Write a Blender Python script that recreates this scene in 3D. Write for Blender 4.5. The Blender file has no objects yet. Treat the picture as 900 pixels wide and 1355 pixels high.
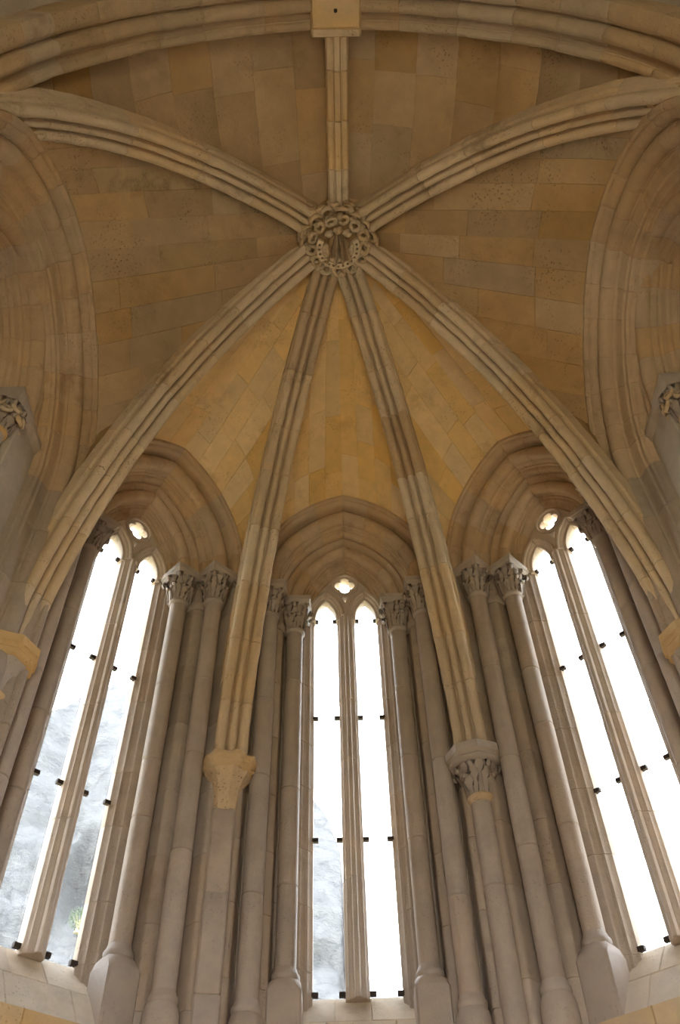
import bpy, bmesh, math, random
from mathutils import Vector, Matrix, noise
from math import sin, cos, pi, sqrt, radians, acos, asin, atan2, hypot

random.seed(7)
scene = bpy.context.scene
COL = scene.collection
ZO = 1.6                      # eye height: everything below is measured from the eye, floor at -ZO

# ------------------------------------------------------------------ camera
def make_camera():
    f_px, yaw, pit, rol = 1112.23, 0.0101, 0.8655, -0.0299
    f = Vector((sin(yaw)*cos(pit), cos(yaw)*cos(pit), sin(pit)))
    r = Vector((cos(yaw), -sin(yaw), 0)); u = r.cross(f)
    R = cos(rol)*r + sin(rol)*u; U = -sin(rol)*r + cos(rol)*u
    cd = bpy.data.cameras.new('camera'); co = bpy.data.objects.new('camera', cd); COL.objects.link(co)
    cd.sensor_fit = 'HORIZONTAL'; cd.sensor_width = 36.0; cd.lens = f_px*36.0/900.0
    cd.clip_start = 0.05; cd.clip_end = 2000
    m = Matrix((R, U, -f)).transposed().to_4x4(); m.translation = (-0.122, -4.750, ZO)
    co.matrix_world = m
    scene.camera = co
make_camera()

# ------------------------------------------------------------------ world, sun, exposure
w = bpy.data.worlds.new('hazy_sky'); scene.world = w; w.use_nodes = True
bg = w.node_tree.nodes['Background']
bg.inputs[0].default_value = (0.95, 0.98, 1.0, 1); bg.inputs[1].default_value = 3.0
sd = bpy.data.lights.new('sun', 'SUN'); sd.energy = 1.6; sd.angle = radians(2); sd.color = (1, 0.93, 0.82)
so = bpy.data.objects.new('sun', sd); COL.objects.link(so)
so.rotation_euler = Vector((0.35, 0.75, -0.70)).to_track_quat('-Z', 'Y').to_euler()
vs = scene.view_settings
scene.display_settings.display_device = 'sRGB'
vs.view_transform = 'Standard'; vs.look = 'None'; vs.gamma = 1.0; vs.use_curve_mapping = False
vs.exposure = 2.12

# ------------------------------------------------------------------ materials
def stone(name, base, alt, dark, var=0.16, pit=0.35, stain=0.35, bump=0.35, big=0.6, rough=0.88, spec=0.25):
    m = bpy.data.materials.new(name); m.use_nodes = True
    nt = m.node_tree; N = nt.nodes; L = nt.links
    b = N['Principled BSDF']; b.inputs['Roughness'].default_value = rough
    b.inputs['Specular IOR Level'].default_value = spec
    tc = N.new('ShaderNodeTexCoord'); oi = N.new('ShaderNodeObjectInfo')
    def nz(scale, det=4, rough=0.6, off=None):
        n = N.new('ShaderNodeTexNoise'); n.inputs['Scale'].default_value = scale
        n.inputs['Detail'].default_value = det; n.inputs['Roughness'].default_value = rough
        if off is not None:
            va = N.new('ShaderNodeVectorMath'); va.operation = 'ADD'; va.inputs[1].default_value = (off, off*1.7, -off)
            L.new(tc.outputs['Object'], va.inputs[0]); L.new(va.outputs[0], n.inputs['Vector'])
        else: L.new(tc.outputs['Object'], n.inputs['Vector'])
        return n
    def ramp(src, a, bb):
        r = N.new('ShaderNodeMapRange'); r.inputs[1].default_value = a; r.inputs[2].default_value = bb; r.clamp = True
        L.new(src, r.inputs[0]); return r.outputs[0]
    def mix(fac, c1, c2, mode='MIX', f=None):
        x = N.new('ShaderNodeMix'); x.data_type = 'RGBA'; x.blend_type = mode
        if fac is None: x.inputs[0].default_value = f
        else: L.new(fac, x.inputs[0])
        for c, k in ((c1, 6), (c2, 7)):
            if isinstance(c, tuple): x.inputs[k].default_value = (*c, 1)
            else: L.new(c, x.inputs[k])
        return x.outputs[2]
    def math_(op, a, bb):
        x = N.new('ShaderNodeMath'); x.operation = op
        for v, k in ((a, 0), (bb, 1)):
            if isinstance(v, (int, float)): x.inputs[k].default_value = v
            else: L.new(v, x.inputs[k])
        return x.outputs[0]
    large = nz(big, 3); mid = nz(4.5, 5, 0.65, 13.0); fine = nz(38, 4, 0.7); st = nz(1.7, 6, 0.72, 31.0)
    c = mix(ramp(large.outputs[0], 0.38, 0.62), base, alt)
    c = mix(ramp(mid.outputs[0], 0.35, 0.75), c, mix(None, c, (1.25, 1.2, 1.12), 'MULTIPLY', 0.8))
    s = math_('MULTIPLY', ramp(st.outputs[0], 0.56, 0.74), stain)
    c = mix(s, c, dark)
    vo = N.new('ShaderNodeTexVoronoi'); vo.inputs['Scale'].default_value = 26
    L.new(tc.outputs['Object'], vo.inputs['Vector'])
    pm = math_('MULTIPLY', ramp(vo.outputs[0], 0.28, 0.08), ramp(nz(1.3, 3, 0.6, 57.0).outputs[0], 0.50, 0.68))
    c = mix(math_('MULTIPLY', pm, pit), c, tuple(x*0.45 for x in dark))
    rv = math_('ADD', math_('MULTIPLY', math_('SUBTRACT', oi.outputs['Random'], 0.5), 2*var), 1.0)
    hs = N.new('ShaderNodeHueSaturation'); L.new(c, hs.inputs['Color']); L.new(rv, hs.inputs['Value'])
    rs = math_('ADD', math_('MULTIPLY', math_('FRACT', math_('MULTIPLY', oi.outputs['Random'], 7.31), 0), 0.3), 0.85)
    L.new(rs, hs.inputs['Saturation'])
    L.new(hs.outputs[0], b.inputs['Base Color'])
    h = math_('ADD', math_('MULTIPLY', fine.outputs[0], 0.5), math_('MULTIPLY', mid.outputs[0], 1.2))
    h = math_('SUBTRACT', h, math_('MULTIPLY', pm, 1.0))
    bp = N.new('ShaderNodeBump'); bp.inputs['Strength'].default_value = bump; bp.inputs['Distance'].default_value = 0.02
    L.new(h, bp.inputs['Height']); L.new(bp.outputs[0], b.inputs['Normal'])
    return m
def plain(name, col, rough=0.7, metal=0.0):
    m = bpy.data.materials.new(name); m.use_nodes = True
    b = m.node_tree.nodes['Principled BSDF']; nt = m.node_tree
    n = nt.nodes.new('ShaderNodeTexNoise'); n.inputs['Scale'].default_value = 30; n.inputs['Detail'].default_value = 5
    mx = nt.nodes.new('ShaderNodeMix'); mx.data_type = 'RGBA'
    mx.inputs[6].default_value = (*[c*0.7 for c in col], 1); mx.inputs[7].default_value = (*[min(1, c*1.3) for c in col], 1)
    nt.links.new(n.outputs[0], mx.inputs[0]); nt.links.new(mx.outputs[2], b.inputs['Base Color'])
    b.inputs['Roughness'].default_value = rough; b.inputs['Metallic'].default_value = metal
    return m
M = {}
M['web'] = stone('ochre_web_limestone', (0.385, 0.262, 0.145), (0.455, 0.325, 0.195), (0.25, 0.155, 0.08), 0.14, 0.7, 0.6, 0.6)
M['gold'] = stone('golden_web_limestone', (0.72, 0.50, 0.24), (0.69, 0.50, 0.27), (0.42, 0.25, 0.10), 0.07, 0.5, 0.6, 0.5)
M['pitted'] = stone('pitted_web_limestone', (0.39, 0.285, 0.17), (0.44, 0.33, 0.205), (0.19, 0.125, 0.07), 0.10, 1.0, 0.9, 0.9)
M['rib'] = stone('rib_limestone', (0.57, 0.45, 0.32), (0.62, 0.48, 0.335), (0.30, 0.215, 0.145), 0.09, 0.6, 0.85, 0.8)
M['shaft'] = stone('shaft_limestone', (0.375, 0.315, 0.275), (0.42, 0.35, 0.30), (0.31, 0.235, 0.175), 0.07, 0.3, 0.55, 0.35, 0.6, 0.58, 0.45)
M['wall'] = stone('jamb_limestone', (0.34, 0.275, 0.23), (0.395, 0.32, 0.262), (0.24, 0.17, 0.125), 0.08, 0.35, 0.6, 0.5, 0.6, 0.66, 0.4)
M['arch'] = stone('arch_limestone', (0.45, 0.335, 0.23), (0.52, 0.38, 0.25), (0.26, 0.17, 0.10), 0.05, 0.35, 0.6, 0.5)
M['ochre']  = stone('ochre_repair_mortar', (0.62, 0.42, 0.20), (0.55, 0.42, 0.28), (0.42, 0.26, 0.12), 0.05, 0.2, 0.4, 0.6)
M['plaster'] = stone('grey_lime_plaster', (0.46, 0.41, 0.36), (0.40, 0.335, 0.28), (0.30, 0.22, 0.16), 0.05, 0.2, 0.4, 0.3)
M['sill']   = stone('pale_sill_stone', (0.62, 0.56, 0.48), (0.56, 0.48, 0.40), (0.36, 0.28, 0.2), 0.06, 0.3, 0.4, 0.4)
M['floor']  = stone('floor_stone', (0.60, 0.47, 0.32), (0.66, 0.53, 0.38), (0.42, 0.30, 0.2), 0.1, 0.3, 0.3, 0.3)
M['tarch'] = stone('transverse_arch_limestone', (0.40, 0.32, 0.235), (0.45, 0.34, 0.23), (0.24, 0.17, 0.11), 0.07, 0.4, 0.6, 0.6)
M['dress'] = stone('window_dressing_limestone', (0.48, 0.405, 0.345), (0.53, 0.44, 0.37), (0.30, 0.225, 0.17), 0.06, 0.4, 0.6, 0.5, 0.6, 0.62, 0.4)
M['iron']   = plain('rusty_iron', (0.05, 0.035, 0.03), 0.75, 0.4)
M['grass']  = plain('dry_grass', (0.30, 0.28, 0.16), 0.95)
M['leafgreen'] = plain('shrub_green', (0.055, 0.085, 0.04), 0.9)
def rock_mat():
    m = bpy.data.materials.new('cliff_rock'); m.use_nodes = True
    nt = m.node_tree; N = nt.nodes; L = nt.links; b = N['Principled BSDF']; b.inputs['Roughness'].default_value = 0.95
    tc = N.new('ShaderNodeTexCoord'); mp = N.new('ShaderNodeMapping'); mp.inputs['Scale'].default_value = (1, 1, 1.6); mp.inputs['Rotation'].default_value = (0.3, 0.35, 0)
    L.new(tc.outputs['Object'], mp.inputs[0])
    n1 = N.new('ShaderNodeTexNoise'); n1.inputs['Scale'].default_value = 1.1; n1.inputs['Detail'].default_value = 8; n1.inputs['Roughness'].default_value = 0.7; L.new(mp.outputs[0], n1.inputs['Vector'])
    wv = N.new('ShaderNodeVectorMath'); wv.operation = 'MULTIPLY_ADD'; wv.inputs[1].default_value = (1.0, 1.0, 1.0); L.new(n1.outputs[1], wv.inputs[0]); L.new(mp.outputs[0], wv.inputs[2])
    v = N.new('ShaderNodeTexVoronoi'); v.feature = 'DISTANCE_TO_EDGE'; v.inputs['Scale'].default_value = 0.42; L.new(wv.outputs[0], v.inputs['Vector'])
    r1 = N.new('ShaderNodeMapRange'); r1.inputs[1].default_value = 0.40; r1.inputs[2].default_value = 0.60; L.new(n1.outputs[0], r1.inputs[0])
    m1 = N.new('ShaderNodeMix'); m1.data_type = 'RGBA'; L.new(r1.outputs[0], m1.inputs[0])
    m1.inputs[6].default_value = (0.074, 0.078, 0.087, 1); m1.inputs[7].default_value = (0.098, 0.099, 0.104, 1)
    r2 = N.new('ShaderNodeMapRange'); r2.inputs[1].default_value = 0.0; r2.inputs[2].default_value = 0.06; L.new(v.outputs[0], r2.inputs[0])
    m2 = N.new('ShaderNodeMix'); m2.data_type = 'RGBA'; L.new(r2.outputs[0], m2.inputs[0]); m2.inputs[6].default_value = (0.05, 0.053, 0.06, 1); L.new(m1.outputs[2], m2.inputs[7])
    L.new(m2.outputs[2], b.inputs['Base Color'])
    bp = N.new('ShaderNodeBump'); bp.inputs['Strength'].default_value = 1.0; bp.inputs['Distance'].default_value = 0.5; L.new(n1.outputs[0], bp.inputs['Height']); L.new(bp.outputs[0], b.inputs['Normal'])
    return m
M['rock'] = rock_mat()
def glass_mat():
    m = bpy.data.materials.new('dusty_window_glass'); m.use_nodes = True
    nt = m.node_tree; N = nt.nodes; L = nt.links
    out = N['Material Output']; N.remove(N['Principled BSDF'])
    tr = N.new('ShaderNodeBsdfTransparent'); tr.inputs[0].default_value = (0.93, 0.95, 0.97, 1)
    gl = N.new('ShaderNodeBsdfGlossy'); gl.inputs['Roughness'].default_value = 0.05
    tl = N.new('ShaderNodeBsdfTranslucent'); tl.inputs[0].default_value = (0.9, 0.93, 0.97, 1)
    nz = N.new('ShaderNodeTexNoise'); nz.inputs['Scale'].default_value = 5; nz.inputs['Detail'].default_value = 5
    tc = N.new('ShaderNodeTexCoord'); L.new(tc.outputs['Object'], nz.inputs['Vector'])
    mr = N.new('ShaderNodeMapRange'); mr.inputs[1].default_value = 0.3; mr.inputs[2].default_value = 0.75
    mr.inputs[3].default_value = 0.010; mr.inputs[4].default_value = 0.026; L.new(nz.outputs[0], mr.inputs[0])
    m1 = N.new('ShaderNodeMixShader'); L.new(mr.outputs[0], m1.inputs[0]); L.new(tr.outputs[0], m1.inputs[1]); L.new(tl.outputs[0], m1.inputs[2])
    m2 = N.new('ShaderNodeMixShader'); m2.inputs[0].default_value = 0.04; L.new(m1.outputs[0], m2.inputs[1]); L.new(gl.outputs[0], m2.inputs[2])
    L.new(m2.outputs[0], out.inputs['Surface']); return m
M['glass'] = glass_mat()

# ------------------------------------------------------------------ object helpers
def base_of(parent):
    v = Vector((0, 0, 0))
    while parent is not None:
        v = v + parent.location; parent = parent.parent
    return v
def tag(o, label=None, cat=None, group=None, kind=None):
    for k, v in (('label', label), ('category', cat), ('group', group), ('kind', kind)):
        if v: o[k] = v
    return o
def empty(name, loc, **kw):
    o = bpy.data.objects.new(name, None); COL.objects.link(o)
    o.location = (loc[0], loc[1], loc[2] + ZO); o.empty_display_size = 0.2
    return tag(o, **kw)
def link_mesh(name, me, mat, parent=None, angle=38):
    me.materials.append(M[mat])
    for p in me.polygons: p.use_smooth = True
    me.set_sharp_from_angle(angle=radians(angle))
    o = bpy.data.objects.new(name, me); COL.objects.link(o)
    if parent is not None: o.parent = parent
    return o
def mk(name, verts, faces, mat, parent=None, angle=38):
    """mesh from eye-space points; children get local coordinates of their parent"""
    off = base_of(parent)
    me = bpy.data.meshes.new(name)
    me.from_pydata([(v[0]-off.x, v[1]-off.y, v[2]+ZO-off.z) for v in verts], [], faces)
    bm = bmesh.new(); bm.from_mesh(me)
    bmesh.ops.recalc_face_normals(bm, faces=bm.faces); bm.to_mesh(me); bm.free()
    return link_mesh(name, me, mat, parent, angle)
def loft(rings, cap=True, closed=True):
    n = len(rings[0]); V = [p for r in rings for p in r]; F = []
    for i in range(len(rings)-1):
        for j in range(n if closed else n-1):
            k = (j+1) % n
            F.append((i*n+j, i*n+k, (i+1)*n+k, (i+1)*n+j))
    if cap:
        F.append(tuple(range(n))[::-1]); F.append(tuple((len(rings)-1)*n+j for j in range(n)))
    return V, F
def join(parts):
    V, F = [], []
    for v, f in parts:
        o = len(V); V += list(v); F += [tuple(i+o for i in q) for q in f]
    return V, F
def arc(cx, cy, r, a0, a1, n):
    return [(cx+r*cos(radians(a0+(a1-a0)*i/n)), cy+r*sin(radians(a0+(a1-a0)*i/n))) for i in range(n+1)]
def inset(prof, d, back):
    """move the front points of a closed 2-D profile inwards by d"""
    n = len(prof); A = sum(prof[i][0]*prof[(i+1) % n][1]-prof[(i+1) % n][0]*prof[i][1] for i in range(n))
    s = 1 if A > 0 else -1; out = []
    for i, (x, y) in enumerate(prof):
        if i in back: out.append((x, y)); continue
        ax, ay = prof[i-1]; bx, by = prof[(i+1) % n]
        e1 = Vector((x-ax, y-ay)); e2 = Vector((bx-x, by-y))
        nn = Vector((0, 0))
        for e in (e1, e2):
            if e.length > 1e-6: e = e.normalized(); nn += Vector((-e.y, e.x))*s
        if nn.length < 1e-6: out.append((x, y)); continue
        nn.normalize(); out.append((x+nn.x*d, y+nn.y*d))
    return out
def stones(name, prof, back, fn, t0, t1, n, length, mat, parent, sub=4, joint=0.007, jit=0.004, cuts=None, mats=None, depth=0.007, worn=0.0):
    """a moulding swept along fn(t, a, b), cut into n stones with recessed joints"""
    if cuts is None:
        cuts = [t0+(t1-t0)*i/n for i in range(n+1)]
        for i in range(1, n): cuts[i] += (t1-t0)/n*random.uniform(-0.16, 0.16)
    e = joint/length*abs(t1-t0)*(1 if t1 > t0 else -1)
    res = []
    for i in range(len(cuts)-1):
        a, b = cuts[i], cuts[i+1]
        j = random.uniform(0, jit)
        p0 = inset(prof, j, back); p1 = inset(prof, j+depth, back)
        ts = [(a, p1)]+[(a+e+(b-a-2*e)*k/sub, p0) for k in range(sub+1)]+[(b, p1)]
        V, F = loft([[fn(t, x, y) for x, y in p] for t, p in ts])
        if worn:
            W_ = []
            for v in V:
                n_ = noise.noise_vector(v*7.0)*worn+noise.noise_vector(v*2.1)*worn*0.8
                c_ = noise.noise(v*3.3+Vector((9, 2, 4)))
                W_.append(v+n_+(n_.normalized()*worn*3.0*(c_-0.35) if c_ > 0.35 and n_.length > 0 else Vector((0, 0, 0))))
            V = W_
        mm = mat if mats is None or random.random() > mats[1] else mats[0]
        res.append(mk(name, V, F, mm, parent))
    return res

# ------------------------------------------------------------------ plan geometry
def octp(az, u, d, z):
    a = radians(az); return Vector((u*cos(a)+d*sin(a), -u*sin(a)+d*cos(a), z))
T22 = math.tan(radians(22.5))
SPR = 7.97        # springing of the window arches (top of the abaci)
WC = 0.50         # arc centre offset of the window arches
def arch_pt(t, u, c, zs):
    """t 0 springing .. 1 apex, u distance at springing -> (|u|, z)"""
    rho = u+c; th = t*acos(min(1, c/rho)); return (-c+rho*cos(th), zs+rho*sin(th))
# rib circles in their vertical radial planes
RIB = {'main': (-5.92, 4.37, 9.346), 'rear': (-0.69, 6.37, 5.07)}
REAR = 128.0
def rib_pt(kind, th, off=0.0):
    c, zc, R = RIB[kind]; return (c+(R+off)*cos(th), zc+(R+off)*sin(th))
def rib_th_z(kind, z, off=0.0):
    c, zc, R = RIB[kind]; return asin(max(-1, min(1, (z-zc)/(R+off))))
def rib_th_r(kind, r, off=0.0):
    c, zc, R = RIB[kind]; return acos((r-c)/(R+off))
def rad3(az, r, z, lat=0.0):
    a = radians(az); return Vector((r*sin(a)+lat*cos(a), r*cos(a)-lat*sin(a), z))

# ================================================================== SETTING
# ---- floor
fl = empty('floor', (0, 0, -ZO), kind='structure')
rows = 22
for i in range(rows):
    y0 = -10.0+i*15.0/rows; y1 = y0+15.0/rows
    x = -5.0+random.uniform(-0.5, 0)
    while x < 5.0:
        x1 = x+random.uniform(0.8, 1.3); g = 0.006; dz = random.uniform(-0.004, 0)
        V = [(x, y0, -ZO-0.2), (x1, y0, -ZO-0.2), (x1, y1, -ZO-0.2), (x, y1, -ZO-0.2), (x, y0, -ZO-0.012), (x1, y0, -ZO-0.012), (x1, y1, -ZO-0.012), (x, y1, -ZO-0.012),
             (x+g, y0+g, -ZO+dz), (x1-g, y0+g, -ZO+dz), (x1-g, y1-g, -ZO+dz), (x+g, y1-g, -ZO+dz)]
        F = [(0, 1, 5, 4), (1, 2, 6, 5), (2, 3, 7, 6), (3, 0, 4, 7), (4, 5, 9, 8), (5, 6, 10, 9), (6, 7, 11, 10), (7, 4, 8, 11), (8, 9, 10, 11), (0, 3, 2, 1)]
        mk('paving_slab', V, F, 'floor', fl); x = x1

# ---- the three traceried windows
P_OUT = ([(1.26, 4.3), (1.26, 3.14), (1.235, 3.115), (1.19, 3.115), (1.17, 3.135), (1.17, 3.165), (1.15, 3.175), (1.128, 3.20), (1.118, 3.235), (1.122, 3.275)]
         + arc(1.02, 3.375, 0.10, -20, -215, 9) + [(0.925, 3.455), (0.925, 3.485), (0.905, 3.495), (0.90, 3.52), (0.86, 3.53), (0.842, 3.55), (0.838, 3.60), (0.855, 3.63), (0.855, 4.3)])
P_IN = ([(0.86, 4.3), (0.86, 3.63), (0.825, 3.635), (0.80, 3.655), (0.79, 3.69)]
        + arc(0.70, 3.735, 0.085, -20, -215, 8) + [(0.622, 3.80), (0.622, 3.825), (0.60, 3.83), (0.595, 3.855), (0.565, 3.86), (0.55, 3.885), (0.525, 3.895), (0.515, 3.92), (0.485, 3.925), (0.475, 3.955), (0.435, 3.985), (0.435, 4.06), (0.72, 4.3)])
J_IN = [(0.72, 4.3), (0.435, 4.06), (0.435, 3.985), (0.475, 3.955), (0.485, 3.925), (0.515, 3.92), (0.53, 3.895), (0.55, 3.885), (0.562, 3.86), (0.585, 3.85), (0.79, 3.85), (0.815, 3.835), (0.83, 3.80), (0.835, 3.70), (0.835, 4.3)]
J_OUT = ([(0.83, 4.3), (0.83, 3.66)] + arc(0.875, 3.60, 0.045, 170, 260, 4) + [(0.895, 3.535), (0.93, 3.535), (1.10, 3.535), (1.135, 3.52), (1.15, 3.48), (1.155, 3.36)]
         + arc(1.205, 3.285, 0.05, 170, 300, 5) + [(1.25, 3.27), (1.27, 3.30), (1.395, 3.368), (1.781, 4.3)])
HOOD_U, HOOD_D = 1.215, 3.15
def window_fn(az, s, c=WC, zs=SPR):
    def fn(t, u, d):
        uu, z = arch_pt(t, u, c, zs); return octp(az, s*uu, d, z)
    return fn
def vert_fn(az, s):
    return lambda t, u, d: octp(az, s*u, d, t)
def curve_mesh(name, loops, extrude, bevel, place, mat, parent, res=1):
    """flat pierced plate: first loop the outline, the others holes; place(x, y, h) -> eye-space point"""
    cu = bpy.data.curves.new('tmp', 'CURVE'); cu.dimensions = '2D'; cu.fill_mode = 'BOTH'
    cu.extrude = extrude; cu.bevel_depth = bevel; cu.bevel_resolution = res
    for lp in loops:
        sp = cu.splines.new('POLY'); sp.points.add(len(lp)-1); sp.use_cyclic_u = True
        for p, (x, y) in zip(sp.points, lp): p.co = (x, y, 0, 1)
    ob = bpy.data.objects.new('tmp', cu); COL.objects.link(ob)
    dg = bpy.context.evaluated_depsgraph_get(); me = bpy.data.meshes.new_from_object(ob.evaluated_get(dg))
    V = [tuple(v.co) for v in me.vertices]; F = [tuple(p.vertices) for p in me.polygons]
    bpy.data.objects.remove(ob); bpy.data.curves.remove(cu); bpy.data.meshes.remove(me)
    return mk(name, [place(*v) for v in V], F, mat, parent)
L_C, L_W, L_S = 0.275, 0.155, 7.93       # lancet light: centre, half width, springing
def lancet(off=0.0, n=7, c=0.30):
    pts = []
    for k in range(n+1):
        u, z = arch_pt(k/n, L_W+off, c, L_S); pts.append((L_C+u, z))
    for k in range(n-1, -1, -1):
        u, z = arch_pt(k/n, L_W+off, c, L_S); pts.append((L_C-u, z))
    return pts                                   # right springing -> apex -> left springing
def quatrefoil(cx, cz, r, sep, n=9):
    pts = []
    for k in range(4):
        a = k*90; x, z = cx+sep*cos(radians(a)), cz+sep*sin(radians(a))
        pts += arc(x, z, r, a-105, a+105, n)
    return pts
BARS = (7.92, 6.31, 4.705, 3.135)
def build_window(num, az, hidden_side):
    W = empty('window_%d' % num, tuple(octp(az, 0, 4.0, 3.1)), kind='structure')
    for s in (-1, 1):
        fo = window_fn(az, s)
        stones('voussoir', P_OUT, {0, 1, len(P_OUT)-1}, fo, 0, 1, 5, 1.9, 'arch', W, sub=6, depth=0.004, worn=0.003)
        stones('voussoir', P_IN, {0, 1, len(P_IN)-1, len(P_IN)-2}, fo, 0, 1, 4, 1.2, 'arch', W, sub=6, depth=0.004, worn=0.003)
        fv = vert_fn(az, s)
        cuts = [-ZO]; z = -ZO
        while z < SPR-1.0:
            z += random.uniform(0.62, 0.85); cuts.append(z)
        cuts.append(SPR)
        stones('jamb_stone', J_OUT, {0, 1, len(J_OUT)-1, len(J_OUT)-2}, fv, -ZO, SPR, 1, SPR+ZO, 'wall', W, sub=1, cuts=cuts)
        c2 = [-ZO]+[c+random.uniform(0.15, 0.4) for c in cuts[1:-2]]+[SPR]
        stones('jamb_stone', J_IN, {0, 1, len(J_IN)-1, len(J_IN)-2}, fv, -ZO, SPR, 1, SPR+ZO, 'wall', W, sub=1, cuts=c2)
        # small moulded string at the head of the jamb between the two capitals
        bnd = [(0.80, 3.70), (0.80, 3.60), (0.83, 3.54), (0.89, 3.50), (0.95, 3.50), (0.95, 3.60)]
        V, F = loft([[octp(az, s*x, y, zz) for x, y in inset(bnd, i, {0, 5})] for zz, i in ((7.40, 0.02), (7.43, 0.0), (7.50, 0.0), (7.53, 0.02))])
        mk('string_course', V, F, 'wall', W)
    # tracery plate: outline, two lights, the quatrefoil, three small eyelets
    out = []
    for k in range(15):
        u, z = arch_pt(k/14, 0.455, WC, SPR); out.append((u, z))
    out += [(-u, z) for u, z in out[-2::-1]]
    zb = L_S-0.02
    out = [(0.455, zb)]+out+[(-0.455, zb)]
    lr = [(L_C+L_W, zb)]+lancet()+[(L_C-L_W, zb)]
    ll = [(-x, z) for x, z in lr]
    # from the left foot: under the left light, across the mullion head, under the right light
    out = out+ll+lr[::-1]
    # the light holes are open to the jamb below: the plate starts just under the springing
    q = quatrefoil(0, 8.555, 0.082, 0.075)
    tri = [(0.0, 8.19), (0.045, 8.30), (0.052, 8.335), (-0.052, 8.335), (-0.045, 8.30)]
    e1 = [(0.225, 8.47), (0.262, 8.435), (0.245, 8.49)]; e2 = [(-x, z) for x, z in e1][::-1]
    top = [(0.0, 8.775), (0.022, 8.745), (-0.022, 8.745)]
    for_d = lambda x, z, h: octp(az, x, 4.0-h, z)
    curve_mesh('tracery', [out, q, tri, e1, e2, top], 0.055, 0.014, for_d, 'dress', W)
    # moulded ring round the quatrefoil and mouldings round the light heads
    rp = [(0.0, -0.03), (0.035, -0.03), (0.035, 0.0), (0.03, 0.028), (0.016, 0.036), (0.004, 0.028), (0.0, 0.0)]
    rings = []
    for k in range(28):
        a = 2*pi*k/28
        rings.append([octp(az, (0.168+x)*cos(a), 3.945-y*1.3, 8.555+(0.168+x)*sin(a)) for x, y in rp])
    V, F = loft(rings+[rings[0]], cap=False); mk('oculus_moulding', V, F, 'dress', W)
    lp = [(0.002, 4.03), (0.002, 3.955), (0.022, 3.93), (0.032, 3.90), (0.055, 3.885), (0.062, 3.862), (0.085, 3.855), (0.105, 3.868), (0.112, 3.90), (0.112, 4.03)]
    for s in (-1, 1):
        for h in (-1, 1):
            def fl_(t, o, d, s=s, h=h):
                u, z = arch_pt(t, L_W+o, 0.30, L_S); return octp(az, s*(L_C+h*u), d, z)
            stones('tracery_arch_stone', lp, {0, len(lp)-1}, fl_, 0, 1, 1, 0.5, 'dress', W, sub=8)
    # mullion: moulded post of several stones
    half = [(0.0, 3.835), (0.022, 3.84), (0.034, 3.858), (0.034, 3.878), (0.05, 3.885), (0.062, 3.905), (0.085, 3.915), (0.092, 3.935), (0.115, 3.955), (0.120, 3.985), (0.120, 4.07), (0.07, 4.16)]
    mp = half+[(-x, y) for x, y in half[:0:-1]]
    stones('mullion_stone', mp, set(), vert_fn(az, 1), 3.07, L_S, 4, L_S-3.07, 'dress', W, sub=1)
    # glass, one dusty pane per light, held off the stone on one side
    for s in (-1, 1):
        x0, x1 = (0.105, 0.405) if s > 0 else (-0.445, -0.145)
        pts = [(x0, 3.10), (x1, 3.10), (x1, 8.0)]
        cx = (x0+x1)/2; hw = (x1-x0)/2
        hd = []
        for k in range(1, 6):
            u, z = arch_pt(k/5, hw, 0.3, 8.0); hd.append((u, z))
        pts += [(cx+u, z) for u, z in hd]+[(cx-u, z) for u, z in hd[-2::-1]]+[(x0, 8.0)]
        V, F = loft([[octp(az, x, d, z) for x, z in pts] for d in (4.045, 4.051)])
        mk('window_pane', V, F, 'glass', W)
    # iron bar stubs that hold the panes
    for z in BARS:
        for u, hw in ((-0.42, 0.04), (-0.135, 0.045), (0.135, 0.045), (0.42, 0.04)):
            V = [octp(az, u+a*hw, 4.0+b*0.022, z+c*0.022) for a in (-1, 1) for b in (-1, 1) for c in (-1, 1)]
            mk('iron_bar', V, [(0, 1, 3, 2), (4, 6, 7, 5), (0, 4, 5, 1), (2, 3, 7, 6), (0, 2, 6, 4), (1, 5, 7, 3)], 'iron', W)
    # sloping sill of pale slabs and the ochre parapet below it
    sill = [(4.3, 2.9), (4.3, 3.13), (4.02, 3.13), (3.96, 3.085), (3.70, 2.70), (3.46, 2.36), (3.46, 2.2), (3.7, 2.2)]
    def sf(z0, z1):
        pass
    for (d0, z0, d1, z1, us) in ((4.06, 3.13, 3.80, 2.845, (-0.60, -0.22, 0.12, 0.60)), (3.80, 2.845, 3.50, 2.42, (-0.84, -0.30, 0.34, 0.84))):
        for k in range(len(us)-1):
            a, b = us[k], us[k+1]; g = 0.008; nrm = Vector((d0-d1, z0-z1)).normalized(); up = Vector((-nrm.y, nrm.x))
            lift = random.uniform(-0.006, 0.0)
            def q4(u, d, z, h): return octp(az, u, d+up.x*h, z+up.y*h)
            lo = [q4(a, d0, z0, -0.3), q4(b, d0, z0, -0.3), q4(b, d1, z1, -0.3), q4(a, d1, z1, -0.3)]
            md = [q4(a, d0, z0, -0.014), q4(b, d0, z0, -0.014), q4(b, d1, z1, -0.014), q4(a, d1, z1, -0.014)]
            dd = nrm*g
            hi = [q4(a+g, d0-dd.x, z0-dd.y, lift), q4(b-g, d0-dd.x, z0-dd.y, lift), q4(b-g, d1+dd.x, z1+dd.y, lift), q4(a+g, d1+dd.x, z1+dd.y, lift)]
            V, F = loft([lo, md, hi]); mk('sill_slab', V, F, 'sill', W)
    za = [-ZO, -0.9, -0.2, 0.5, 1.2, 1.9, 2.5]
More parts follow.
